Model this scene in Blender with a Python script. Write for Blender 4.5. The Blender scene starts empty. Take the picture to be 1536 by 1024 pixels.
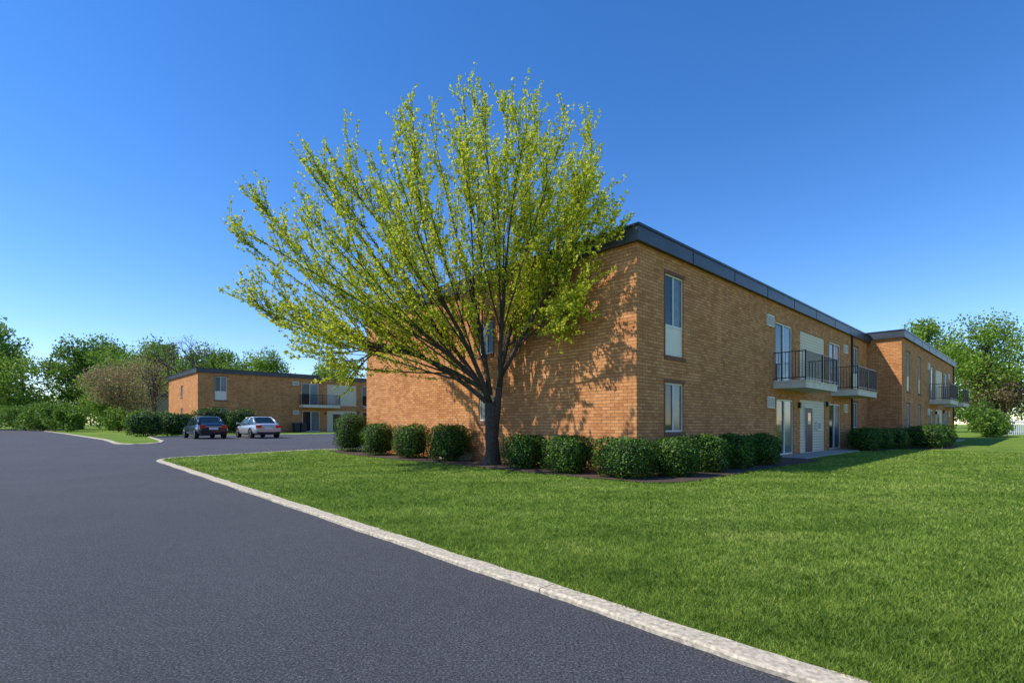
import bpy, math, random
import numpy as np
from mathutils import Vector, geometry
random.seed(7); rng=np.random.default_rng(7)
scene=bpy.context.scene
scene.view_settings.view_transform='Standard'
scene.view_settings.look='None'
scene.view_settings.exposure=0

# ------------------------------------------------------------ helpers
def link(o,parent=None):
    scene.collection.objects.link(o)
    if parent: o.parent=parent
    return o
def empty(name,loc=(0,0,0),rot=0):
    e=bpy.data.objects.new(name,None); e.location=loc; e.rotation_euler=(0,0,rot)
    e.empty_display_size=.3
    return link(e)
class MB:
    def __init__(s): s.v=[];s.f=[];s.m=[];s.sm=[]
    def poly(s,pts,m=0,smooth=False):
        b=len(s.v); s.v+= [tuple(p) for p in pts]; s.f.append(tuple(range(b,b+len(pts)))); s.m.append(m); s.sm.append(smooth)
    def box(s,x0,x1,y0,y1,z0,z1,m=0):
        b=len(s.v)
        s.v+=[(x0,y0,z0),(x1,y0,z0),(x1,y1,z0),(x0,y1,z0),(x0,y0,z1),(x1,y0,z1),(x1,y1,z1),(x0,y1,z1)]
        for f in [(0,3,2,1),(4,5,6,7),(0,1,5,4),(1,2,6,5),(2,3,7,6),(3,0,4,7)]:
            s.f.append(tuple(b+i for i in f)); s.m.append(m); s.sm.append(False)
    def tube(s,pts,rad,sides=6,m=0,cap=True):
        pts=[Vector(p) for p in pts]; n=len(pts); b=len(s.v)
        for i,p in enumerate(pts):
            t=(pts[min(i+1,n-1)]-pts[max(i-1,0)])
            if t.length<1e-6: t=Vector((0,0,1))
            t.normalize()
            a=t.cross(Vector((0,1,0.13))) 
            if a.length<1e-3: a=t.cross(Vector((1,0,0)))
            a.normalize(); c=t.cross(a)
            r=rad[i] if hasattr(rad,'__len__') else rad
            for k in range(sides):
                an=2*math.pi*k/sides
                s.v.append(tuple(p+a*(r*math.cos(an))+c*(r*math.sin(an))))
        for i in range(n-1):
            for k in range(sides):
                k2=(k+1)%sides
                s.f.append((b+i*sides+k,b+i*sides+k2,b+(i+1)*sides+k2,b+(i+1)*sides+k)); s.m.append(m); s.sm.append(True)
        if cap:
            s.f.append(tuple(b+k for k in range(sides))[::-1]); s.m.append(m); s.sm.append(False)
            s.f.append(tuple(b+(n-1)*sides+k for k in range(sides))); s.m.append(m); s.sm.append(False)
    def build(s,name,mats,parent=None,uv=True):
        me=bpy.data.meshes.new(name); me.from_pydata(s.v,[],s.f); 
        for m in (mats if isinstance(mats,(list,tuple)) else [mats]): me.materials.append(m)
        me.polygons.foreach_set('material_index',s.m); me.polygons.foreach_set('use_smooth',s.sm)
        me.update()
        if uv:
            l=me.uv_layers.new(name='UVMap').data
            for p in me.polygons:
                n=p.normal; ax=max(range(3),key=lambda i:abs(n[i]))
                for li in p.loop_indices:
                    c=me.vertices[me.loops[li].vertex_index].co
                    l[li].uv=(c.x,c.y) if ax==2 else ((c.y,c.z) if ax==0 else (c.x,c.z))
        o=bpy.data.objects.new(name,me); return link(o,parent)

def np_mesh(name,V,nv,mat,parent=None):
    """V (N,nv,3) separate polygons"""
    N=V.shape[0]
    me=bpy.data.meshes.new(name)
    me.vertices.add(N*nv); me.vertices.foreach_set('co',V.reshape(-1).astype(np.float32))
    me.loops.add(N*nv); me.loops.foreach_set('vertex_index',np.arange(N*nv,dtype=np.int32))
    me.polygons.add(N); me.polygons.foreach_set('loop_start',np.arange(0,N*nv,nv,dtype=np.int32))
    try: me.polygons.foreach_set('loop_total',np.full(N,nv,dtype=np.int32))
    except Exception: pass
    me.materials.append(mat); me.update(calc_edges=True); me.validate()
    o=bpy.data.objects.new(name,me); return link(o,parent)
def leaves(name,C,size,mat,parent=None,normals=None,jit=.6,aspect=.62):
    N=len(C); C=np.asarray(C)
    n=rng.normal(size=(N,3))
    if normals is not None: n=np.asarray(normals)+jit*n
    n/=np.linalg.norm(n,axis=1)[:,None]+1e-9
    a=np.cross(n,rng.normal(size=(N,3))); a/=np.linalg.norm(a,axis=1)[:,None]+1e-9
    b=np.cross(n,a)
    s=(size*(.65+.7*rng.random(N)))[:,None]
    V=np.stack([C-a*s*.5, C+b*s*.5*aspect+n*s*.08, C+a*s*.5, C-b*s*.5*aspect+n*s*.08],axis=1)
    return np_mesh(name,V,4,mat,parent)

# ------------------------------------------------------------ materials
def M(name):
    m=bpy.data.materials.new(name); m.use_nodes=True; nt=m.node_tree
    return m,nt,nt.nodes['Principled BSDF'],nt.nodes['Material Output']
def nd(nt,t,**k):
    n=nt.nodes.new(t)
    for a,b in k.items(): setattr(n,a,b)
    return n
def noise(nt,vec,scale,detail=4,rough=.6):
    n=nd(nt,'ShaderNodeTexNoise'); n.inputs['Scale'].default_value=scale; n.inputs['Detail'].default_value=detail; n.inputs['Roughness'].default_value=rough
    nt.links.new(vec,n.inputs['Vector']); return n.outputs['Fac']
def ramp(nt,fac,stops):
    r=nd(nt,'ShaderNodeValToRGB'); e=r.color_ramp.elements
    while len(e)<len(stops): e.new(.5)
    for i,(p,c) in enumerate(stops): e[i].position=p; e[i].color=(*c,1)
    nt.links.new(fac,r.inputs[0]); return r.outputs[0]
def mix(nt,fac,a,b,mode='MIX'):
    m=nd(nt,'ShaderNodeMix',data_type='RGBA',blend_type=mode)
    for s,v in ((0,fac),(6,a),(7,b)):
        if hasattr(v,'links') : nt.links.new(v,m.inputs[s])
        elif s==0: m.inputs[0].default_value=v
        else: m.inputs[s].default_value=(*v,1)
    return m.outputs[2]
def bump(nt,b,h,strength,dist):
    n=nd(nt,'ShaderNodeBump'); n.inputs['Strength'].default_value=strength; n.inputs['Distance'].default_value=dist
    nt.links.new(h,n.inputs['Height']); nt.links.new(n.outputs[0],b.inputs['Normal'])
def pos(nt): return nd(nt,'ShaderNodeNewGeometry').outputs['Position']
def mapped(nt,vec,rot,scale):
    m=nd(nt,'ShaderNodeMapping'); m.inputs['Rotation'].default_value=(0,0,rot); m.inputs['Scale'].default_value=scale
    nt.links.new(vec,m.inputs['Vector']); return m.outputs[0]
def simple(name,col,rough=.6,metal=0,var=.12,sc=6,coat=0,spec=.5):
    m,nt,b,o=M(name)
    f=noise(nt,pos(nt),sc)
    c=ramp(nt,f,[(.3,tuple(x*(1-var) for x in col)),(.7,tuple(min(1,x*(1+var)) for x in col))])
    nt.links.new(c,b.inputs['Base Color'])
    b.inputs['Roughness'].default_value=rough; b.inputs['Metallic'].default_value=metal
    b.inputs['Coat Weight'].default_value=coat; b.inputs['Coat Roughness'].default_value=.03
    b.inputs['Specular IOR Level'].default_value=spec
    return m
def brick_mat():
    m,nt,b,o=M('tan_brick'); uv=nd(nt,'ShaderNodeTexCoord').outputs['UV']
    t=nd(nt,'ShaderNodeTexBrick'); nt.links.new(uv,t.inputs['Vector'])
    for k,v in (('Scale',1),('Mortar Size',.009),('Mortar Smooth',.2),('Brick Width',.29),('Row Height',.094),('Bias',-.1)): t.inputs[k].default_value=v
    t.inputs['Color1'].default_value=(.86,.40,.155,1); t.inputs['Color2'].default_value=(.60,.235,.080,1); t.inputs['Mortar'].default_value=(.36,.19,.09,1)
    f=noise(nt,uv,1.1,5); c=mix(nt,.4,t.outputs['Color'],ramp(nt,f,[(.3,(.6,.52,.47)),(.7,(1,1,1))]),'MULTIPLY')
    f2=noise(nt,uv,9,3); c=mix(nt,.4,c,ramp(nt,f2,[(.35,(.6,.52,.47)),(.65,(1,1,1))]),'MULTIPLY')
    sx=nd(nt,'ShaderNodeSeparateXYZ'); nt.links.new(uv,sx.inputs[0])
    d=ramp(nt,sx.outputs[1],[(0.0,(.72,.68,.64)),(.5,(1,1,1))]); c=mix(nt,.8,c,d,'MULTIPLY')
    st=ramp(nt,noise(nt,mapped(nt,uv,0,(1.6,.12,1)),1.5,4,.6),[(.35,(.82,.80,.78)),(.6,(1,1,1))]); c=mix(nt,.7,c,st,'MULTIPLY')
    nt.links.new(c,b.inputs['Base Color']); b.inputs['Roughness'].default_value=.88; b.inputs['Specular IOR Level'].default_value=.2
    inv=nd(nt,'ShaderNodeMath',operation='SUBTRACT'); inv.inputs[0].default_value=1; nt.links.new(t.outputs['Fac'],inv.inputs[1])
    bump(nt,b,inv.outputs[0],.8,.01)
    return m
def siding_mat():
    m,nt,b,o=M('cream_siding'); uv=nd(nt,'ShaderNodeTexCoord').outputs['UV']
    sx=nd(nt,'ShaderNodeSeparateXYZ'); nt.links.new(uv,sx.inputs[0])
    mu=nd(nt,'ShaderNodeMath',operation='MULTIPLY'); mu.inputs[1].default_value=1/.13; nt.links.new(sx.outputs[1],mu.inputs[0])
    fr=nd(nt,'ShaderNodeMath',operation='FRACT'); nt.links.new(mu.outputs[0],fr.inputs[0])
    c=ramp(nt,fr.outputs[0],[(0,(.72,.58,.40)),(.84,(.76,.62,.44)),(.93,(.30,.25,.18)),(1,(.25,.21,.15))])
    nt.links.new(c,b.inputs['Base Color']); b.inputs['Roughness'].default_value=.6
    bump(nt,b,fr.outputs[0],.5,.01); return m
def asphalt_mat():
    m,nt,b,o=M('asphalt'); p=pos(nt)
    f=noise(nt,p,60,5,.85); c=ramp(nt,f,[(.34,(.015,.015,.016)),(.5,(.078,.077,.082)),(.66,(.28,.275,.285))])
    g=noise(nt,p,.55,5); c=mix(nt,.7,c,ramp(nt,g,[(.3,(.74,.74,.75)),(.7,(1,1,1))]),'MULTIPLY')
    g=noise(nt,p,9,4); c=mix(nt,.6,c,ramp(nt,g,[(.35,(.70,.70,.71)),(.65,(1.0,1.0,1.0))]),'MULTIPLY')
    v=nd(nt,'ShaderNodeTexVoronoi'); v.inputs['Scale'].default_value=42; nt.links.new(p,v.inputs['Vector'])
    sp=ramp(nt,v.outputs['Distance'],[(.07,(1,1,1)),(.13,(0,0,0))]); c=mix(nt,sp,c,(.20,.195,.20))
    nt.links.new(c,b.inputs['Base Color']); b.inputs['Roughness'].default_value=.85; b.inputs['Specular IOR Level'].default_value=.3
    bump(nt,b,noise(nt,p,60,4,.8),1,.014); return m
def grass_col(nt,p):
    a=ramp(nt,noise(nt,p,.5,5,.65),[(.3,(.165,.275,.038)),(.52,(.245,.370,.055)),(.72,(.35,.445,.10))])
    s=ramp(nt,noise(nt,mapped(nt,p,.12,(.28,1.25,1)),1.0,4,.6),[(.35,(.72,.78,.68)),(.62,(1.14,1.1,1.14))])
    a=mix(nt,.85,a,s,'MULTIPLY')
    bb=ramp(nt,noise(nt,p,4.5,5,.7),[(.32,(.45,.55,.40)),(.5,(.95,.95,.9)),(.7,(1.4,1.25,1.3))])
    return mix(nt,.85,a,bb,'MULTIPLY')
def ground_mat():
    m,nt,b,o=M('lawn_soil'); p=pos(nt)
    c=grass_col(nt,p)
    c=mix(nt,.85,c,ramp(nt,noise(nt,p,38,5,.8),[(.3,(.36,.40,.32)),(.5,(.72,.72,.68)),(.7,(1.1,1.05,1.05))]),'MULTIPLY')
    nt.links.new(c,b.inputs['Base Color']); b.inputs['Roughness'].default_value=.95; b.inputs['Specular IOR Level'].default_value=.1
    bump(nt,b,noise(nt,p,30,5,.8),1,.04); return m
def foliage_mat(name,cols,trans=.35,grass=False):
    m,nt,b,o=M(name); g=nd(nt,'ShaderNodeNewGeometry')
    c=ramp(nt,g.outputs['Random Per Island'],cols) 
    if grass: c=mix(nt,1,grass_col(nt,g.outputs['Position']),ramp(nt,g.outputs['Random Per Island'],cols),'MULTIPLY')
    nt.links.new(c,b.inputs['Base Color']); b.inputs['Roughness'].default_value=.55; b.inputs['Specular IOR Level'].default_value=.25
    t=nd(nt,'ShaderNodeBsdfTranslucent'); nt.links.new(c,t.inputs['Color'])
    ms=nd(nt,'ShaderNodeMixShader'); ms.inputs[0].default_value=trans
    nt.links.new(b.outputs[0],ms.inputs[1]); nt.links.new(t.outputs[0],ms.inputs[2]); nt.links.new(ms.outputs[0],o.inputs['Surface'])
    return m
BRICK=brick_mat(); SIDING=siding_mat(); ASPH=asphalt_mat(); SOIL=ground_mat()
SILLB_SHADE=simple('brown_brick_and_reveal_shade',(.20,.085,.04),.85,sc=14,var=.35)
FASCIA=simple('dark_metal_fascia',(.05,.053,.06),.42,.2,sc=1.5,var=.25)
COPING=simple('coping_metal',(.03,.032,.04),.35,.4)
ROOFM=simple('roof_membrane',(.12,.12,.12),.9)
WHITE=simple('white_frame',(.68,.64,.57),.45,var=.05)
PANEL=simple('cream_panel',(.80,.70,.56),.55,var=.05,sc=3)
GLASS=simple('window_glass',(.010,.022,.024),.04,var=.3,sc=2,coat=0,spec=.45)
CURT=simple('curtained_glass',(.13,.155,.15),.12,var=.25,sc=4,coat=0,spec=.45)
BLACKM=simple('black_iron',(.015,.015,.017),.4)
CONC=simple('concrete',(.40,.36,.29),.85,sc=5,var=.18)
KERBM=simple('kerb_concrete',(.50,.42,.30),.9,sc=26,var=.42)
DOORR=simple('brown_door',(.10,.035,.025),.5)
MULCH=simple('mulch',(.07,.04,.025),.95,sc=30,var=.6)
BARK=simple('bark',(.065,.046,.034),.95,sc=18,var=.5)
SLABW=simple('balcony_slab',(.66,.58,.46),.7,sc=3,var=.12)
GREY=simple('grey_metal',(.25,.25,.25),.5)
LEAF=foliage_mat('spring_leaf',[(0,(.34,.40,.02)),(.5,(.60,.66,.04)),(1,(.84,.82,.10))],.5)
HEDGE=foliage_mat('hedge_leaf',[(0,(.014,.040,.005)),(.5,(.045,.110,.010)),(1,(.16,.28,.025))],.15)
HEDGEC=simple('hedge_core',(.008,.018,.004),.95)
BGL=foliage_mat('distant_leaf',[(0,(.10,.18,.02)),(.5,(.20,.33,.035)),(1,(.34,.46,.06))],.4)
BGL2=foliage_mat('distant_leaf_dark',[(0,(.06,.12,.015)),(.5,(.14,.25,.03)),(1,(.25,.38,.05))],.4)
BGL3=foliage_mat('budding_leaf',[(0,(.21,.15,.06)),(.5,(.38,.27,.12)),(1,(.48,.38,.17))],.3)
BGL4=foliage_mat('brownish_leaf',[(0,(.08,.06,.03)),(.5,(.18,.12,.06)),(1,(.24,.20,.08))],.3)
BLADE=foliage_mat('grass_blade',[(0,(.65,.7,.55)),(.6,(1.1,1.05,1.05)),(.93,(1.35,1.2,1.35)),(1,(1.9,1.45,2.0))],.35,grass=True)

# ------------------------------------------------------------ terrain
def S(x): x=min(1,max(0,x)); return x*x*(3-2*x)
def zt(x,y): return .4*S((y-19)/13)*S((-x-5)/6)
def sheet(name,outline,off,mat,step=1.5,parent=None):
    n=len(outline)
    pts=[Vector(p) for p in outline]; edges=[(i,(i+1)%n) for i in range(n)]
    xs=[p[0] for p in outline]; ys=[p[1] for p in outline]
    def inside(x,y):
        c=False; j=n-1
        for i in range(n):
            xi,yi=outline[i]; xj,yj=outline[j]
            if (yi>y)!=(yj>y) and x<(xj-xi)*(y-yi)/(yj-yi)+xi: c=not c
            j=i
        return c
    gx=math.floor(max(min(xs),-45)/step)*step
    while gx<min(max(xs),0):
        gy=math.floor(max(min(ys),15)/step)*step
        while gy<min(max(ys),48):
            if inside(gx,gy): pts.append(Vector((gx,gy)))
            gy+=step
        gx+=step
    r=geometry.delaunay_2d_cdt(pts,edges,[list(range(n))],1,1e-5)
    V=[(p.x,p.y,zt(p.x,p.y)+off) for p in r[0]]
    me=bpy.data.meshes.new(name); me.from_pydata(V,[],[list(f) for f in r[2]]); me.materials.append(mat); me.update()
    return link(bpy.data.objects.new(name,me),parent)
def densify(path,d=1.0):
    out=[]
    for a,b in zip(path[:-1],path[1:]):
        L=math.hypot(b[0]-a[0],b[1]-a[1]); k=max(1,int(L/d))
        for i in range(k): out.append((a[0]+(b[0]-a[0])*i/k,a[1]+(b[1]-a[1])*i/k))
    out.append(path[-1]); return out
dR=Vector((.7230,.6908)); dL=Vector((-.6908,.7230)); ANG=math.atan2(dR.y,dR.x)
C0=Vector((3.40,14.0))
def L2W(s,t): p=C0+dR*s+dL*t; return (p.x,p.y)

K=lambda t:(.29-.672*t,4.31+.741*t)
kerb_path=[K(-12),K(18.0),(-12.6,18.5),(-13.15,19.15),(-13.45,19.75),(-13.5,20.3),(-13.2,20.85),(-12.5,21.5)]
be=(-12.5+.723*44,21.5+.6908*44); kerb_path.append(be)
kd=densify(kerb_path,1.0)
lawn_out=kd+[(60,110),(140,110),(140,-4.6)]
isl_path=[(-60,66),(-44,50.5),(-32,38.5),(-24.5,31),(-21.6,28.0),(-20.9,27.5),(-20.2,27.35),(-19.6,27.7),(-19.5,28.4),(-20.4,29.9),(-22.0,31.8),(-26.5,37.5),(-27,38.6),(-26.2,40),(-10,55.3)]
idn=densify(isl_path,1.0)
isl_out=idn+[(-10,76),(-60,76)]
gr=sheet('ground',densify([(-600,-200),(700,-200),(700,1400),(-600,1400),(-600,-200)],50)[:-1],-.08,SOIL,3)
sheet('asphalt_road',[(9,-12),(-110,-12),(-125,60),(-97,92),(-85,92),(-60,72),(-5,66),(22,56),(22,40),(12,-5)],0,ASPH)
lawn=sheet('lawn',lawn_out,.03,SOIL)
sheet('lawn_island',isl_out,.03,SOIL)
def kerb(name,path,w=.2,h=.042,piece=3.0):
    pts=densify(path,.15); mb=MB(); acc=0
    P=[Vector(p) for p in pts]; N=[]
    rr=random.Random(3)
    for i in range(len(P)):
        t=(P[min(i+1,len(P)-1)]-P[max(i-1,0)]).normalized(); N.append(Vector((-t.y,t.x)))
    prof=[(-.5,-.06),(-.5,h*.7),(-.42,h),(.42,h),(.5,h*.7),(.5,-.06)]
    jit=[[(rr.uniform(-.010,.010),rr.uniform(-.004,.004)) for k in prof] for i in range(len(P))]
    def ring(p,nn,j):
        q=[]
        for k,(u,z) in enumerate(prof):
            wob=.010*math.sin(j*.37+ (k>2))+jit[j][k][0]
            x=p+nn*(u*w+wob); q.append((x.x,x.y,zt(x.x,x.y)+z+jit[j][k][1]))
        return q
    for i in range(len(P)-1):
        L=(P[i+1]-P[i]).length; a=P[i].copy(); bb=P[i+1].copy(); acc+=L
        if acc>piece: bb=P[i+1]-(P[i+1]-P[i]).normalized()*.008; acc=0
        r0=ring(a,N[i],i); r1=ring(bb,N[i+1],i+1)
        for k in range(len(prof)-1): mb.poly([r0[k],r1[k],r1[k+1],r0[k+1]])
    return mb.build(name,KERBM)
kerb('kerb',kerb_path); kerb('kerb',isl_path,w=.22)

bed=[L2W(-1.75,15.6),L2W(-1.8,12),L2W(-1.9,9),L2W(-1.75,6),L2W(-1.95,3),L2W(-1.9,0),L2W(-1.75,-1.4),L2W(-1.2,-1.95),L2W(1,-2.0),L2W(4,-1.85),L2W(7,-2.0),L2W(9.7,-1.9),L2W(9.9,.1),L2W(.05,.1),L2W(.05,15.6)]
def sm(path,amp=.07):
    d=densify(path,.35); return [(x+amp*math.sin(i*1.9)*random.random(),y+amp*math.cos(i*1.3)*random.random()) for i,(x,y) in enumerate(d)]
bedp=sm(bed+[bed[0]])[:-1]
sheet('mulch_bed',bedp,.055,MULCH,.8)
bed2=sm([L2W(18.2,-2.1),L2W(22,-2.1),L2W(23.6,-4.1),L2W(31,-4.0),L2W(31,-1.7),L2W(25.8,-1.7),L2W(25.8,0),L2W(18.2,0),L2W(18.2,-2.1)])[:-1]
sheet('mulch_bed',bed2,.05,MULCH,.8)

# ------------------------------------------------------------ apartment buildings
def wall(mb,fn,a0,a1,z0,z1,ops,depth=.11):
    A=sorted(set([a0,a1]+[o[0] for o in ops]+[o[1] for o in ops])); Z=sorted(set([z0,z1]+[o[2] for o in ops]+[o[3] for o in ops]))
    for i in range(len(A)-1):
        for j in range(len(Z)-1):
            ca=(A[i]+A[i+1])/2; cz=(Z[j]+Z[j+1])/2
            if any(o[0]<ca<o[1] and o[2]<cz<o[3] for o in ops): continue
            mb.poly([fn(A[i],Z[j],0),fn(A[i+1],Z[j],0),fn(A[i+1],Z[j+1],0),fn(A[i],Z[j+1],0)])
    for o in ops:
        l,r,b,t=o[:4]
        for q in ([(l,b),(l,t)],[(r,b),(r,t)],[(l,b),(r,b)],[(l,t),(r,t)]):
            mb.poly([fn(*q[0],0),fn(*q[1],0),fn(*q[1],depth),fn(*q[0],depth)])
def obox(mb,front,a0,a1,d0,d1,z0,z1,m):
    if front: mb.box(a0,a1,d0,d1,z0,z1,m)
    else: mb.box(d0,d1,a0,a1,z0,z1,m)
def window(name,front,a0,a1,z0,z1,par,panel=None,sill=True):
    mb=MB(); w=.05; zb=z0
    if panel:
        obox(mb,front,a0,a1,.06,.10,z0,panel-.03,1); zb=panel
        obox(mb,front,a0,a1,.045,.11,panel-.03,panel+.0,0)
    obox(mb,front,a0,a0+w,.05,.11,zb,z1,0); obox(mb,front,a1-w,a1,.05,.11,zb,z1,0)
    obox(mb,front,a0+w,a1-w,.05,.11,z1-w,z1,0); obox(mb,front,a0+w,a1-w,.05,.11,zb,zb+w,0)
    mid=(a0+a1)/2
    obox(mb,front,mid-.03,mid+.03,.055,.105,zb+w,z1-w,0)
    obox(mb,front,a0+w,mid-.03,.085,.1,zb+w,z1-w,2)
    obox(mb,front,mid+.03,a1-w,.075,.09,zb+w,z1-w,3)
    if sill: obox(mb,front,a0-.06,a1+.06,-.035,.06,z0-.13,z0-.001,4)
    obox(mb,front,a0-.07,a0-.002,-.012,.0,z0-.001,z1+.0,4); obox(mb,front,a0-.07,a1+.07,-.012,.0,z1+.001,z1+.1,4)  # left strip: reveal shadow put in as dark brown; top strip: brick course
    mb.build(name,[WHITE,PANEL,GLASS,CURT,SILLB_SHADE],par)
def patio_door(name,a0,a1,z0,z1,par):
    mb=MB(); w=.06; mid=(a0+a1)/2
    mb.box(a0,a0+w,.03,.11,z0,z1,0); mb.box(a1-w,a1,.03,.11,z0,z1,0); mb.box(a0+w,a1-w,.03,.11,z1-w,z1,0); mb.box(a0+w,a1-w,.03,.11,z0,z0+w,0)
    mb.box(mid-.045,mid+.045,.035,.1,z0+w,z1-w,0)
    mb.box(a0+w,mid-.045,.08,.095,z0+w,z1-w,1); mb.box(mid+.045,a1-w,.06,.075,z0+w,z1-w,2)
    mb.build(name,[WHITE,GLASS,CURT],par)
def ac_unit(name,a0,z0,par,w=.68,h=.46):
    mb=MB(); mb.box(a0,a0+w,-.06,.1,z0,z0+h,0)
    mb.box(a0+.05,a0+w-.05,-.065,-.06,z0+.05,z0+h-.05,1)
    k=z0+.08
    while k<z0+h-.07: mb.box(a0+.06,a0+w-.06,-.073,-.065,k,k+.015,0); k+=.05
    mb.build(name,[PANEL,GREY],par)
def balcony(name,a0,a1,par,D=1.2,zs=2.82,zf=3.12):
    mb=MB()
    mb.box(a0,a1,-D,0-.002,zs,zf-.04,0); mb.box(a0-.03,a1+.03,-D-.03,-.002,zf-.04,zf,0)
    zr=zf+1.13; b=.02
    for z in (zf+.09,zr): 
        mb.box(a0,a1,-D,-D+b*1.6,z,z+.035,1); mb.box(a0,a0+.03,-D+b*1.6,-.002,z,z+.035,1); mb.box(a1-.03,a1,-D+b*1.6,-.002,z,z+.035,1)
    x=a0
    while x<=a1-.02:
        mb.box(x,x+.018,-D+.006,-D+.024,zf+.125,zr,1); x+=.125
    y=-D+.12
    while y<-.05:
        for xx in (a0+.006,a1-.024): mb.box(xx,xx+.018,y,y+.018,zf+.125,zr,1)
        y+=.125
    for xx in (a0-.005,a0+(a1-a0)*.5,a1-.04): mb.box(xx,xx+.045,-D-.012,-D+.04,zf,zr+.05,1)
    mb.build(name,[SLABW,BLACKM],par)
def building(origin,z,L,D,H,leftwin):
    par=empty('brick_apartment_building',(origin[0],origin[1],z),ANG)
    mb=MB()
    zc=H-.30
    up=(3.41,5.83); lo=(1.15,2.61); sup=(3.9,5.1); slo=(1.5,2.61)
    wins=[(1.5,2.62),(22.35,23.5)] if L>24.5 else [(1.5,2.62),(5.6,6.6)]
    fo=[]
    for a,b in wins:
        fo.append((a,b,*up)); fo.append((a,b,*lo))
    fo+=[(10.3,12.25,3.12,5.6),(17.75,19.8,3.12,5.6),(10.4,12.4,.08,2.42),(17.75,19.8,.08,2.42)]
    fo+=[(13.3,17.0,3.12,5.62),(13.3,17.0,.05,2.5)]
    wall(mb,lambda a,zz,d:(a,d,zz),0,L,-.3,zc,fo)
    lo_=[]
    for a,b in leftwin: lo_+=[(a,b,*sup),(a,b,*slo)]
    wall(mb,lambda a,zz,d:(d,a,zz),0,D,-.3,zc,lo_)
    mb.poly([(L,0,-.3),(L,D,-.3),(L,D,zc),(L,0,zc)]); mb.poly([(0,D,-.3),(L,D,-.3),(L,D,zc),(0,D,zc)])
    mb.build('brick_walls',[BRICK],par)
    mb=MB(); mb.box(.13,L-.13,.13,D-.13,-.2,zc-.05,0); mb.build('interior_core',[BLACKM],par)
    fa=MB(); o=.16; fb=H-.46
    for (x0,x1,y0,y1) in ((-o,L+o,-o,-o+.05),(-o,L+o,D+o-.05,D+o),(-o,-o+.05,-o+.05,D+o-.05),(L+o-.05,L+o,-o+.05,D+o-.05)):
        fa.box(x0,x1,y0,y1,fb,H-.07,0)
    for (x0,x1,y0,y1) in ((-o-.03,L+o+.03,-o-.03,-o+.2),(-o-.03,L+o+.03,D+o-.2,D+o+.03),(-o-.03,-o+.2,-o+.2,D+o-.2),(L+o-.2,L+o+.03,-o+.2,D+o-.2)):
        fa.box(x0,x1,y0,y1,H-.07,H,1)
    x=2.9
    while x<L: fa.box(x,x+.035,-o-.012,-o-.001,fb,H-.075,1); x+=3.05
    x=2.9
    while x<D: fa.box(-o-.012,-o-.001,x,x+.035,fb,H-.075,1); x+=3.05
    fa.box(-o+.05,L+o-.05,-o+.05,-.002,fb+.02,fb+.05,2); fa.box(-o+.05,-.002,0,D+o-.05,fb+.02,fb+.05,2)
    fa.build('roof_fascia',[FASCIA,COPING,FASCIA],par)
    mb=MB(); mb.box(.0,L,.0,D,H-.299,H-.16,0); mb.box(L*.4,L*.4+1.2,D*.5,D*.5+1.1,H-.16,H+.1,0); mb.build('roof',[ROOFM],par)
    for i,(a,b) in enumerate(wins):
        window(f'window_upper_{i}',True,a,b,*up,par,panel=4.29); window(f'window_lower_{i}',True,a,b,*lo,par)
    for i,(a,b) in enumerate(leftwin):
        window(f'side_window_upper_{i}',False,a,b,*sup,par); window(f'side_window_lower_{i}',False,a,b,*slo,par)
    for i,(a,b,c,d) in enumerate([(10.3,12.25,3.12,5.6),(17.75,19.8,3.12,5.6),(10.4,12.4,.08,2.42),(17.75,19.8,.08,2.42)]):
        patio_door(f'patio_door_{i}',a,b,c,d,par)
    for i,(a,zz) in enumerate([(9.3,5.30),(9.35,2.02),(20.35,5.25),(20.35,2.0)]): ac_unit(f'air_conditioner_{i}',a,zz,par)
    mb=MB(); mb.box(13.3,17.0,.04,.1,3.12,5.62,0); mb.box(13.3,17.0,.04,.1,.05,2.5,0); mb.build('siding_panel',[SIDING],par)
    mb=MB(); mb.box(13.95,15.05,.0,.04,.05,2.2,1); mb.box(14.02,14.98,-.02,.0,.08,2.13,0); mb.box(14.3,14.7,-.025,-.02,1.35,1.9,2); mb.box(14.07,14.12,-.06,-.02,1.0,1.06,3)
    mb.build('entrance_door',[DOORR,WHITE,GLASS,GREY],par)
    mb=MB(); mb.box(15.6,16.1,-.08,.04,1.1,1.5,0); mb.box(15.65,16.05,-.085,-.08,1.16,1.44,1); mb.build('mail_box',[PANEL,GREY],par)
    mb=MB(); mb.box(17.15,17.32,-.12,0,2.25,2.5,0); mb.box(13.0,13.15,-.12,0,2.1,2.35,0); mb.build('wall_lamp',[BLACKM],par)
    balcony('balcony_a',10.05,14.35,par); balcony('balcony_b',18.0,21.95,par)
    mb=MB(); mb.box(9.95,18.0,-1.25,-.002,-.1,.06,0); mb.box(18.0,20.2,-1.1,-.002,-.1,.058,0); mb.build('patio_slab',[CONC],par)
    mb=MB()
    ds=21.9 if L>24.5 else 23.4
    mb.box(ds,ds+.09,-.1,-.01,.1,fb,0); mb.build('downspout',[COPING],par)
    return par
building(C0,0,25.7,15.15,6.8,[(5.9,6.7)])
building(L2W(25.8,-1.7),0,24.4,15,7.0,[])
building((-31.4,51.3),.4,26,14,6.6,[(6.6,7.6)])
mb=MB(); mb.box(-.55,-.003,7.1,8.4,-.1,.32,0); mb.box(-.5,-.05,7.15,8.35,.32,.325,1)
ww=mb.build('concrete_window_well',[CONC,BLACKM]); ww.location=(C0.x,C0.y,0); ww.rotation_euler=(0,0,ANG)

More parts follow.
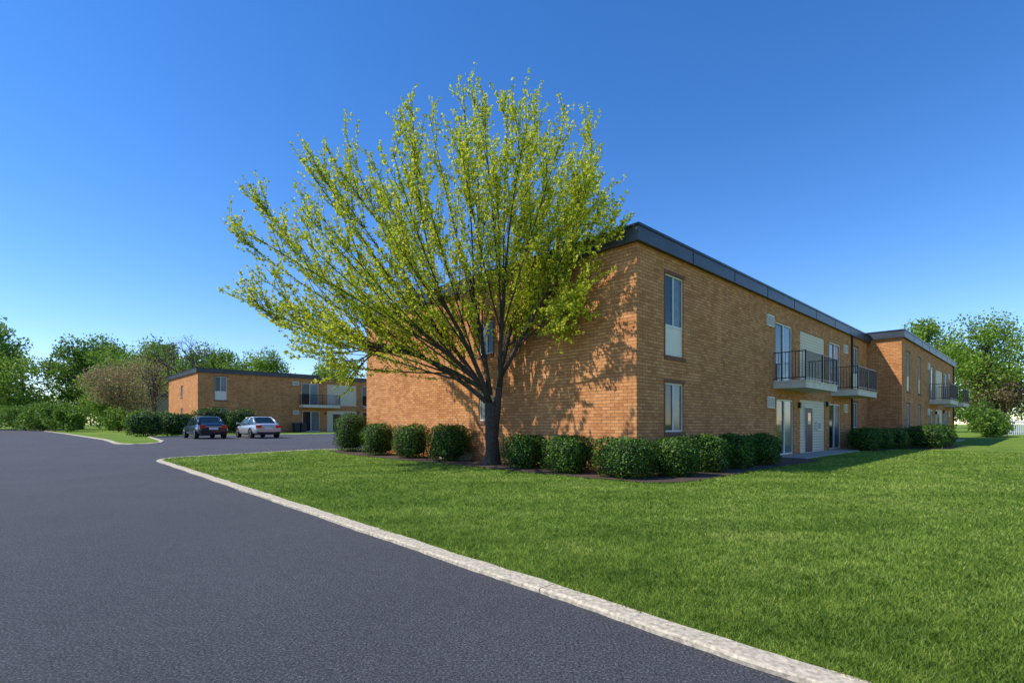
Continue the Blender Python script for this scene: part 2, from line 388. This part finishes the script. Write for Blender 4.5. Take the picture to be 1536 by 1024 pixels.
# ------------------------------------------------------------ hedges
def hedge(x,y,r,h,n,rx=None,rot=ANG,size=.055,z=None):
    z=zt(x,y)+.04 if z is None else z
    par=empty('boxwood_shrub',(x,y,z),rot+random.uniform(-.2,.2)); rx=rx or r
    PP=4.6
    def shell(n,k):
        d=rng.normal(size=(n,3)); d[:,2]=d[:,2]*.9+.25; d/=np.linalg.norm(d,axis=1)[:,None]
        s=(np.abs(d)**PP).sum(1)**(-1/PP); P=d*s[:,None]
        ph=rng.random(3)*6
        wob=1+.06*np.sin(P[:,0]*4+ph[0])+.06*np.sin(P[:,1]*5+ph[1])+.05*np.sin(P[:,2]*6+P[:,0]*3+ph[2])
        rr=(k-.20*rng.random(n)**2+.06*np.maximum(0,rng.normal(size=n)))*wob
        P=P*rr[:,None]
        return P*np.array([rx,r,h*.5])+np.array([0,0,h*.5]), d
    P,d=shell(n,.97); keep=P[:,2]>.02
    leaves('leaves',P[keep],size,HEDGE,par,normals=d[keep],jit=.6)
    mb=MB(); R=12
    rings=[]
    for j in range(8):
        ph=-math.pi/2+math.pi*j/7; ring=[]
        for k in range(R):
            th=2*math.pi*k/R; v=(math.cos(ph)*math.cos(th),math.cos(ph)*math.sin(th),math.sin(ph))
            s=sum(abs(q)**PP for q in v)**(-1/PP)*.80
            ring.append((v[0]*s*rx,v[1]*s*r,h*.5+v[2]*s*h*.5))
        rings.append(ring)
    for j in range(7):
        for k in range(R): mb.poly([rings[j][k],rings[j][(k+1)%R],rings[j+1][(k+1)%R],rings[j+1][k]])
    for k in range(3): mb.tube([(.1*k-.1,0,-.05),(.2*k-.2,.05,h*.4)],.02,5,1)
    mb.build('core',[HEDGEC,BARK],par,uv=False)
for a in [(-7.6,24.2,.70,1.7),(-5.75,22.1,.66,1.3),(-3.98,20.3,.64,1.3),(-2.30,18.75,.66,1.28),
          (.42,15.75,.56,.98),(1.55,14.2,.60,1.0),(2.85,12.95,.68,.98),(4.25,13.35,.56,.95),(5.5,14.45,.50,1.0),(6.75,15.6,.50,1.0),(8.2,16.95,.54,1.0)]:
    hedge(*a,n=7500)
for s,t,r,h in [(19.0,-1.3,.7,1.05),(20.9,-1.35,.75,1.1),(22.8,-1.8,.75,1.05),(24.2,-3.0,.85,1.2),(26.1,-3.1,.85,1.25),(28.0,-3.1,.8,1.25)]:
    x,y=L2W(s,t); hedge(x,y,r,h,3500,size=.08)
for (x,y,r,h,rx) in [(-27.5,38.5,.9,1.7,1.1),(-26.6,40.8,.9,1.75,1.2),(-31.0,45.2,1.0,1.8,1.3),(-29.0,44.6,.9,1.7,1.2),(-27.4,46.6,1.0,2.3,1.3),(-25.2,47.8,1.0,2.2,1.3)]:
    hedge(x,y,r,h,3000,rx=rx,size=.12)

# ------------------------------------------------------------ main tree
def bez(p0,p1,p2,n):
    return [p0*((1-t)**2)+p1*(2*t*(1-t))+p2*(t*t) for t in [i/(n-1) for i in range(n)]]
def along(path,f):
    k=f*(len(path)-1); i=min(int(k),len(path)-2); return path[i].lerp(path[i+1],k-i),(path[i+1]-path[i]).normalized()
def wallpush(p):
    w=-(p.x-C0.x)*dR.x-(p.y-C0.y)*dR.y
    lim=.35
    if w<lim and p.z<7.3:
        q=lim-w; return Vector((p.x-dR.x*q,p.y-dR.y*q,p.z))
    return p
base=Vector((-.66,16.9,0))
par=empty('maple_tree',base)
W=MB(); LC=[]
def rv(a): return Vector((random.uniform(-a,a),random.uniform(-a,a),random.uniform(-a,a)))
def addtube(path,r0,r1,sides):
    n=len(path); path=[wallpush(p) for p in path]
    W.tube([p-base for p in path],[r0+(r1-r0)*i/(n-1) for i in range(n)],sides); return path
crotch=base+Vector((-.05,-.05,2.1))
tr=[base+Vector((0,0,-.1)),base+Vector((.0,0,.12)),base+Vector((.02,0,.5)),base+Vector((-.02,0,1.2)),crotch]
W.tube([p-base for p in tr],[.40,.30,.235,.205,.19],14)
W.tube([p-base for p in [base+Vector((.06,0,.9)),base+Vector((.16,-.05,1.8)),base+Vector((.28,-.1,3.0))]],[.15,.125,.10],10)
AK=[-82,-76,-68,-60,-50,-35,-25,-15,0,15,25,33,42,52,62]; LK=[4.6,6.2,8.9,10.6,11.0,11.4,10.6,11.0,10.4,10.6,9.7,8.0,6.5,4.9,3.6]
def Len(a): return float(np.interp(a,AK,LK))
majors=[]
for a,b in [(-66,-6),(-50,-20),(-40,6),(-26,-22),(-10,6),(4,-20),(16,2),(30,-14),(-58,10)]:
    A=math.radians(a); B=math.radians(b)
    d=Vector((math.sin(A)*math.cos(B),math.sin(B),math.cos(A)*math.cos(B)))
    st=crotch+Vector((0,0,random.uniform(-.35,.3)))
    if a>0: st=base+Vector((.24,-.1,random.uniform(2.3,2.9)))
    p2=st+d*4.0; p1=st+d*1.9+Vector((0,0,.45 if a<0 else .2))+rv(.15)
    path=addtube(bez(st,p1,p2,9),.085,.042,8); majors.append((a,b,path))
prim=[]
NP=66
for i in range(NP):
    a=-80+ (i+.5)/NP*138 + random.uniform(-3,3)
    b=[random.uniform(-36,-12),random.uniform(-15,8),random.uniform(0,22)][i%3]
    if a<-60: b*=.6
    A=math.radians(a); B=math.radians(b)
    d=Vector((math.sin(A)*math.cos(B),math.sin(B),math.cos(A)*math.cos(B)))
    mj=min(majors,key=lambda m:abs(m[0]-a)+.8*abs(m[1]-b)+random.uniform(0,9))
    st,tg=along(mj[2],random.uniform(.1,.95))
    L=Len(a)*random.uniform(.80,1.03)*(1-.30*max(0,-b)/38+.08*max(0,b)/22)
    end=crotch+d*L+rv(.25)
    ctrl=st.lerp(end,.45)+Vector((0,0,-.05*L*(1 if a<-15 or a>15 else 0)))+rv(.3)+tg*.5
    path=addtube(bez(st,ctrl,end,14),.034,.007,5); prim.append((path,L))
def twig_leaves(path,dens,spread,f0=.15,hi=(3,4,5)):
    L=sum((path[i+1]-path[i]).length for i in range(len(path)-1)); n=max(2,int(L*dens))
    for k in range(n):
        f=f0+(1-f0)*(k+random.random())/n
        p,_=along(path,f)
        for q in range(random.choice(hi)): LC.append(wallpush(p+rv(spread)))
def side_shoots(path,L,nsec,f0,lk=1.0):
    for j in range(nsec):
        f=random.uniform(f0,.98); p,t=along(path,f)
        side=t.cross(rv(1)).normalized()
        d=(t*1.0+side*random.uniform(.3,.75)+Vector((0,0,.42))).normalized()
        l=(.75+(1-f)*1.8)*random.uniform(.7,1.2)*lk
        e=p+d*l+Vector((0,0,.12*l)); sp=addtube(bez(p,p+d*l*.5-Vector((0,0,.04*l)),e,6),.013,.004,3)
        twig_leaves(sp,7.5,.055,.2)
        for q in range(random.choice([2,3,3,4])):
            f2=random.uniform(.15,.9); p3,t3=along(sp,f2)
            d3=(t3*.9+t3.cross(rv(1)).normalized()*.6+Vector((0,0,.35))).normalized(); l3=random.uniform(.25,.8)
            tp=addtube([p3,p3+d3*l3*.5,p3+d3*l3+Vector((0,0,.05))],.005,.003,3)
            twig_leaves(tp,7.5,.05,.25)
for path,L in prim:
    twig_leaves(path,8,.065,.4,(3,4,5,6))
    side_shoots(path,L,int(5+L*1.0),.10)
for a,b,path in majors: side_shoots(path,4,9,.25,.8)
W.build('trunk_and_branches',[BARK],par,uv=False)
LCn=np.array([tuple(p-base) for p in LC]); print('leaf count',len(LC))
leaves('foliage',LCn,.082,LEAF,par,aspect=.8)

# ------------------------------------------------------------ background trees
def bg_tree(mb,out,x,y,h,w,seed,n=3500,low=.22,z0=.0,lean=0,clumps=16,fill=1.0):
    r=random.Random(seed); rg=np.random.default_rng(seed)
    base=Vector((x,y,z0)); top=base+Vector((lean,0,h*.8))
    mb.tube([base,base.lerp(top,.35),base.lerp(top,.7),top],[h*.022,h*.017,h*.01,h*.004],7)
    cz=z0+h*(low+1)/2; hz=h*(1-low)/2
    for k in range(clumps):
        th=r.uniform(0,6.28); ph=r.uniform(-1,1); rr=r.uniform(.4,.85)
        c=Vector((x+lean*.5+math.cos(th)*math.sqrt(1-ph*ph)*w*.5*rr, y+math.sin(th)*math.sqrt(1-ph*ph)*w*.5*rr, cz+ph*hz*rr))
        st=base.lerp(top,r.uniform(.25,.8)); mb.tube([st,st.lerp(c,.5)+Vector((0,0,h*.02)),c],[h*.006,h*.004,h*.002],4,cap=False)
        m=n//clumps; R=w*r.uniform(.15,.27)*fill
        d=rg.normal(size=(m,3)); d/=np.linalg.norm(d,axis=1)[:,None]
        rad=R*(rg.random(m)**.4)*(1+.15*rg.normal(size=m))
        P=np.array(c)+d*rad[:,None]*np.array([1,1,.85]); P=P[P[:,2]>z0+.15]
        out.append(P)
def tree_obj(name,mat,specs,size,n=3500,**k):
    par=empty(name,(0,0,0)); mb=MB(); out=[]
    for i,sp in enumerate(specs): bg_tree(mb,out,*sp,seed=int(abs(sp[0]*131+sp[1]*17))%9999+i,n=n,**k)
    mb.build('trunks',[BARK],par,uv=False); leaves('foliage',np.concatenate(out),size,mat,par,aspect=.8)
    return par
tree_obj('distant_trees',BGL2,[(-96,92,21,14),(-105,100,24,17),(-84,100,18.5,13),(-118,95,24,15),(-64,110,18.5,13),(-92,118,23,16),(-79,116,21,13),(-70,118,20,14)],.46,z0=.3,n=8500,low=.1,clumps=40,fill=.78)
tree_obj('distant_trees',BGL,[(-74,104,20,13),(-82,86,13,12),(-90,84,11,11),(-71,92,15,12),(-104,86,13,12),(-60,95,14,10),(-66,86,10,10),(-50,104,15,11),(-56,108,17,12),(-98,80,9,10)],.36,z0=.3,low=.05,n=7500,clumps=36,fill=.82)
tree_obj('distant_treeline',BGL2,[(-210+i*17+ (i*7)%5,150+(i*13)%11,11+(i*5)%4,20) for i in range(14)],.8,z0=0,low=0,n=2500,clumps=14)
tree_obj('distant_treeline',BGL2,[(95+i*17+ (i*7)%5,165-(i*13)%11,11+(i*5)%4,20) for i in range(10)],.8,z0=0,low=0,n=2500,clumps=14)
tree_obj('budding_tree',BGL3,[(-52,68,10,9)],.2,n=8000,z0=.4,low=.14,clumps=34,fill=.8)
tree_obj('budding_tree',BGL3,[(-46,66,10.0,8)],.16,n=2600,z0=.4,low=.2,clumps=30)
tree_obj('budding_tree',BGL,[(-58,74,9,9)],.24,n=8000,z0=.4,low=.10,clumps=26)
tree_obj('shade_tree',BGL,[(-44,92,14.6,9.5)],.32,n=8000,low=.2,z0=.3,clumps=28,fill=.85)
tree_obj('shade_tree',BGL,[(-33,93,13.2,9)],.32,n=6000,low=.2,z0=.3,clumps=28,fill=.85)
tree_obj('shade_tree',BGL,[(66,84,20,14)],.34,n=12000,low=.15,clumps=50,fill=.72)
tree_obj('shade_tree',BGL,[(66.5,72,17.8,13)],.3,n=12000,low=.15,clumps=50,fill=.72)
tree_obj('shade_tree',BGL2,[(84,92,15,14)],.4,n=9000,low=.1,clumps=30,fill=.85)
tree_obj('brown_leaf_tree',BGL4,[(65.5,69,8.6,7.5)],.26,n=6500,low=.25,clumps=26)
tree_obj('shrub_mass',BGL2,[(49,53,4.0,4.2),(46.7,50.5,2.8,3.0),(52,56,3.2,3.6)],.2,n=3600,low=.0)
tree_obj('shrub_mass',BGL2,[(-36.5,52,2.2,3),(-39,53.5,2.6,3),(-52,60,3.0,4),(-57,64,3.5,5),(-64,70,3.6,6),(-72,76,4.2,7),(-80,78,4.2,7),(-88,80,4.5,8),(-97,82,4.5,8),(-46,60,2.6,4),(-62,72,3.6,5),(-68,74,3.8,5)],.24,n=3200,low=.0,z0=.4)
def bare_tree(x,y,z0,h,seed):
    random.seed(seed); par=empty('bare_tree',(x,y,z0)); mb=MB(); tips=[]
    def rec(p,d,l,r,dep):
        e=p+d*l; m=p+d*l*.5+rv(.06*l); mb.tube([p,m,e],[r,r*.8,r*.62],5 if dep<3 else 3,cap=False)
        if dep>=6: tips.append(e); return
        for k in range(3 if dep in(0,2,4) else 2):
            nd_=(d+d.cross(rv(1)).normalized()*random.uniform(.45,.85)+Vector((0,0,.1))).normalized(); rec(e,nd_,l*random.uniform(.66,.85),r*.62,dep+1)
    rec(Vector((0,0,0)),Vector((0,0,1)),h*.22,.3,0)
    mb.build('branches',[BARK],par,uv=False)
    T=np.array([tuple(t) for t in tips]); T=np.repeat(T,3,axis=0)+rng.normal(size=(len(T)*3,3))*.25
    leaves('buds',T,.13,BGL3,par); random.seed(seed+1)
bare_tree(-41.5,66,.4,15.5,5)
bare_tree(-60,80,.4,13,9)

mb=MB(); mb.box(0,14,0,10,0,5.4,0); mb.box(-.2,14.2,-.2,10.2,5.4,5.9,1)
for i in range(3):
    for z in (1.2,3.6): mb.box(1.5+i*4.4,3.0+i*4.4,-.05,0-.002,z,z+1.3,2)
fb_=mb.build('distant_tan_building',[simple('tan_siding',(.42,.33,.2),.8),FASCIA,GLASS]); fb_.location=(-60,80,.3); fb_.rotation_euler=(0,0,ANG-.3)
mb=MB(); x=0
while x<24:
    mb.box(x,x+.09,0,.03,.1,1.85,0); x+=.2
for k in range(11): mb.box(k*2.4-.06,k*2.4+.08,-.06,-.002,0,2.0,0)
mb.box(0,24,.031,.07,.4,.52,0); mb.box(0,24,.031,.07,1.5,1.62,0)
fe=mb.build('white_picket_fence',[simple('white_paint',(.78,.78,.78),.5,var=.03)]); fe.location=(57.5,60,0); fe.rotation_euler=(0,0,-.25)

# ------------------------------------------------------------ cars
TIRE=simple('tyre',(.02,.02,.02),.85); RIM=simple('alloy_rim',(.45,.45,.47),.3,.8); TAIL=simple('tail_lamp',(.6,.012,.012),.2,coat=1); PLATE=simple('number_plate',(.75,.75,.72),.4,var=.04)
def car(x,y,z,rot,col,name='parked_car'):
    par=empty(name,(x,y,z),rot); PAINT=simple('car_paint',col,.3,.35,var=.04,coat=1)
    prof=[(-2.30,.70,.42,.80),(-2.26,.80,.30,.93),(-2.1,.87,.25,1.0),(-1.7,.90,.23,1.02),(-1.0,.915,.2,1.0),(0,.92,.2,.97),(.9,.915,.2,.95),(1.5,.90,.22,.90),(2.0,.85,.24,.80),(2.25,.74,.28,.68),(2.33,.62,.38,.58)]
    rings=[]
    for (px,hw,zl,zh) in prof:
        zm=(zl+zh)/2; dz=(zh-zl)/2; ring=[]
        for k in range(20):
            an=2*math.pi*k/20; c,s=math.cos(an),math.sin(an); p=4.5
            q=(abs(c)**p+abs(s)**p)**(-1/p)
            ring.append((px,hw*c*q*(1-.06*max(0,s)),zm+dz*s*q))
        rings.append(ring)
    mb=MB()
    for a,b in zip(rings[:-1],rings[1:]):
        for k in range(20): mb.poly([a[k],b[k],b[(k+1)%20],a[(k+1)%20]],0,True)
    mb.poly(rings[0][::-1]); mb.poly(rings[-1])
    mb.build('body',[PAINT],par,uv=False)
    zb=.94; zr=1.46
    gv=[(-1.80,-.72,zb),(-1.80,.72,zb),(1.25,.74,zb),(1.25,-.74,zb)]; gt=[(-1.02,-.56,zr-.03),(-1.02,.56,zr-.03),(.28,.58,zr-.03),(.28,-.58,zr-.03)]
    mb=MB()
    for i in range(4): j=(i+1)%4; mb.poly([gv[i],gv[j],gt[j],gt[i]])
    mb.poly(gt); mb.build('window_glass',[GLASS],par,uv=False)
    mb=MB()
    rs=[(-1.10,.545,zr-.04),(-.95,.57,zr-.005),(-.6,.585,zr+.02),(-.2,.59,zr+.025),(.15,.585,zr+.005),(.33,.575,zr-.04)]
    for a,b in zip(rs[:-1],rs[1:]):
        for s0,s1,d0,d1 in ((-1,-.6,-.035,0),(-.6,.6,0,0),(.6,1,0,-.035)):
            mb.poly([(a[0],a[1]*s0,a[2]+d0),(b[0],b[1]*s0,b[2]+d0),(b[0],b[1]*s1,b[2]+d1),(a[0],a[1]*s1,a[2]+d1)],0,True)
    for sgn in(-1,1):
        mb.tube([(-1.85,.70*sgn,zb),(-1.4,.66*sgn,zb+.27),(-1.02,.565*sgn,zr-.035)],[.09,.07,.045],6)
        mb.tube([(1.27,.74*sgn,zb),(.28,.58*sgn,zr-.035)],[.035,.03],6)
        mb.tube([(-.35,.745*sgn,zb),(-.35,.585*sgn,zr-.03)],.03,6)
        mb.tube([(-1.02,.57*sgn,zr-.04),(.28,.585*sgn,zr-.04)],.03,6)
    mb.build('roof_and_pillars',[PAINT],par,uv=False)
    mb=MB()
    for wx in (-1.42,1.4):
        for sgn in(-1,1):
            yo=.93*sgn; yi=.70*sgn
            mb.tube([(wx,yi,.33),(wx,yo-.03*sgn,.33),(wx,yo,.33)],[.33,.33,.30],24,0); mb.tube([(wx,yo,.33),(wx,yo+.006*sgn,.33)],.21,16,1)
            for k in range(5):
                a0=2*math.pi*k/5; mb.tube([(wx,yo+.008*sgn,.33),(wx+.19*math.cos(a0),yo+.008*sgn,.33+.19*math.sin(a0))],.02,4,0)
            mb.tube([(wx+.37*math.cos(t),.915*sgn,.33+.37*math.sin(t)) for t in [math.pi*q/10 for q in range(11)]],.03,5,0)
    mb.build('wheels',[TIRE,RIM],par,uv=False)
    mb=MB()
    for sgn in(-1,1):
        mb.box(-2.335,-2.20,min(.46*sgn,.80*sgn),max(.46*sgn,.80*sgn),.70,.89,0)
        mb.box(2.15,2.29,min(.42*sgn,.72*sgn),max(.42*sgn,.72*sgn),.56,.68,1)
        mb.box(.85,1.05,min(.9*sgn,1.06*sgn),max(.9*sgn,1.06*sgn),.95,1.08,2)
    mb.box(-2.335,-2.30,-.26,.26,.60,.74,1); mb.box(-2.36,-2.2,-.72,.72,.30,.42,3); mb.box(-2.33,-2.305,-.46,.46,.78,.81,1)
    mb.box(2.26,2.35,-.45,.45,.36,.5,3)
    mb.build('lights_and_trim',[TAIL,PLATE,PAINT,TIRE],par,uv=False)
hd=math.atan2(.723,-.6908)
def car_at(rx,ry,col): car(rx-.6908*2.3,ry+.723*2.3,zt(rx,ry)+.01,hd,col)
car_at(-19.3,33.2,(.008,.022,.045)); car_at(-16.4,34.6,(.55,.56,.57))
mb=MB()
for k in range(2):
    o=k*.75; mb.box(o,o+.58,0,.6,.1,1.0,0); mb.box(o-.03,o+.61,-.04,.64,1.0,1.08,0); mb.tube([(o,.6,.1),(o+.58,.6,.1)],.1,10,0)
bn=mb.build('wheelie_bins',[simple('dark_plastic',(.02,.025,.03),.5)]); bn.location=(-31.4+.723*9.2+.6908*.9,51.3+.6908*9.2-.723*.9,.4); bn.rotation_euler=(0,0,ANG)

# ------------------------------------------------------------ grass blades
def pip(px,py,poly):
    c=np.zeros(len(px),bool); n=len(poly); j=n-1
    for i in range(n):
        xi,yi=poly[i]; xj,yj=poly[j]
        if yi!=yj:
            c^=((yi>py)!=(yj>py))&(px<(xj-xi)*(py-yi)/(yj-yi)+xi)
        j=i
    return c
def grass(N,r0,r1):
    r=r0*np.exp(rng.random(N)*math.log(r1/r0)); th=rng.uniform(-1.0,1.0,N)
    x=r*np.sin(th); y=r*np.cos(th)
    k=pip(x,y,[(p[0],p[1]) for p in lawn_out])&~pip(x,y,bedp)&~pip(x,y,bed2)
    bl=[L2W(-.1,-.1),L2W(51,-.1),L2W(51,16),L2W(-.1,16)]; k&=~pip(x,y,bl)
    bl=[L2W(9.8,-1.32),L2W(20.3,-1.32),L2W(20.3,.2),L2W(9.8,.2)]; k&=~pip(x,y,bl)
    x=x[k];y=y[k];r=r[k]
    dist=((x-.29)*.741+(y-4.31)*.672)
    edge=.07+.04*np.sin(x*9)*np.sin(x*3.7+1)+.04*rng.random(len(x))
    kk=(dist>edge); x=x[kk];y=y[kk];r=r[kk];N=len(x)
    z=np.array([zt(a,b) for a,b in zip(x,y)])+.028
    w=.0030*np.maximum(1,r/2.8)*(.7+.6*rng.random(N)); h=(.022+.024*rng.random(N))*(1+.15*np.minimum(1,r/12))
    an=rng.uniform(0,2*math.pi,N); ln=rng.uniform(0,2*math.pi,N); la=h*(.2+.75*rng.random(N))
    dx=np.cos(an)*w/2; dy=np.sin(an)*w/2; lx=np.cos(ln)*la; ly=np.sin(ln)*la
    B=np.stack([x,y,z],1); zero=np.zeros(N)
    a=B+np.stack([-dx,-dy,zero],1); b=B+np.stack([dx,dy,zero],1)
    c=B+np.stack([lx*.35+dx*.8,ly*.35+dy*.8,h*.62],1); d=B+np.stack([lx,ly,h],1); e=B+np.stack([lx*.35-dx*.8,ly*.35-dy*.8,h*.62],1)
    return np.stack([a,b,c,d,e],1)
np_mesh('lawn_grass',grass(640000,1.6,34),5,BLADE)

# ------------------------------------------------------------ light, sky, camera
az=math.radians(190); el=math.radians(49)
sv=Vector((math.cos(az)*math.cos(el),math.sin(az)*math.cos(el),math.sin(el)))
sd=bpy.data.lights.new('sun','SUN'); sd.energy=5.0; sd.angle=math.radians(.5); sd.color=(1,.95,.86)
so=link(bpy.data.objects.new('sun',sd)); so.rotation_euler=(-sv).to_track_quat('-Z','Y').to_euler(); so.location=(-20,-30,40)
w=bpy.data.worlds.new('World'); scene.world=w; w.use_nodes=True; nt=w.node_tree
sky=nt.nodes.new('ShaderNodeTexSky'); sky.sky_type='NISHITA'; sky.sun_disc=False; sky.sun_elevation=el; sky.sun_rotation=math.atan2(sv.x,sv.y)
sky.air_density=1.0; sky.dust_density=0; sky.ozone_density=1.5; sky.altitude=50
hs=nt.nodes.new('ShaderNodeHueSaturation'); hs.inputs['Saturation'].default_value=1.32
nt.links.new(sky.outputs[0],hs.inputs['Color'])
mx=nt.nodes.new('ShaderNodeMix'); mx.data_type='RGBA'; mx.blend_type='MULTIPLY'; mx.inputs[0].default_value=1; mx.inputs[7].default_value=(1.08,1.14,1.40,1)
nt.links.new(hs.outputs[0],mx.inputs[6]); nt.links.new(mx.outputs[2],nt.nodes['Background'].inputs[0]); nt.nodes['Background'].inputs[1].default_value=.15
cd=bpy.data.cameras.new('camera'); cd.sensor_width=36; cd.lens=36*770/1536; cd.shift_y=123/1536; cd.clip_end=3000; cd.clip_start=.05
co=link(bpy.data.objects.new('camera',cd)); co.location=(0,0,1.4); co.rotation_euler=(math.radians(90),0,0); scene.camera=co
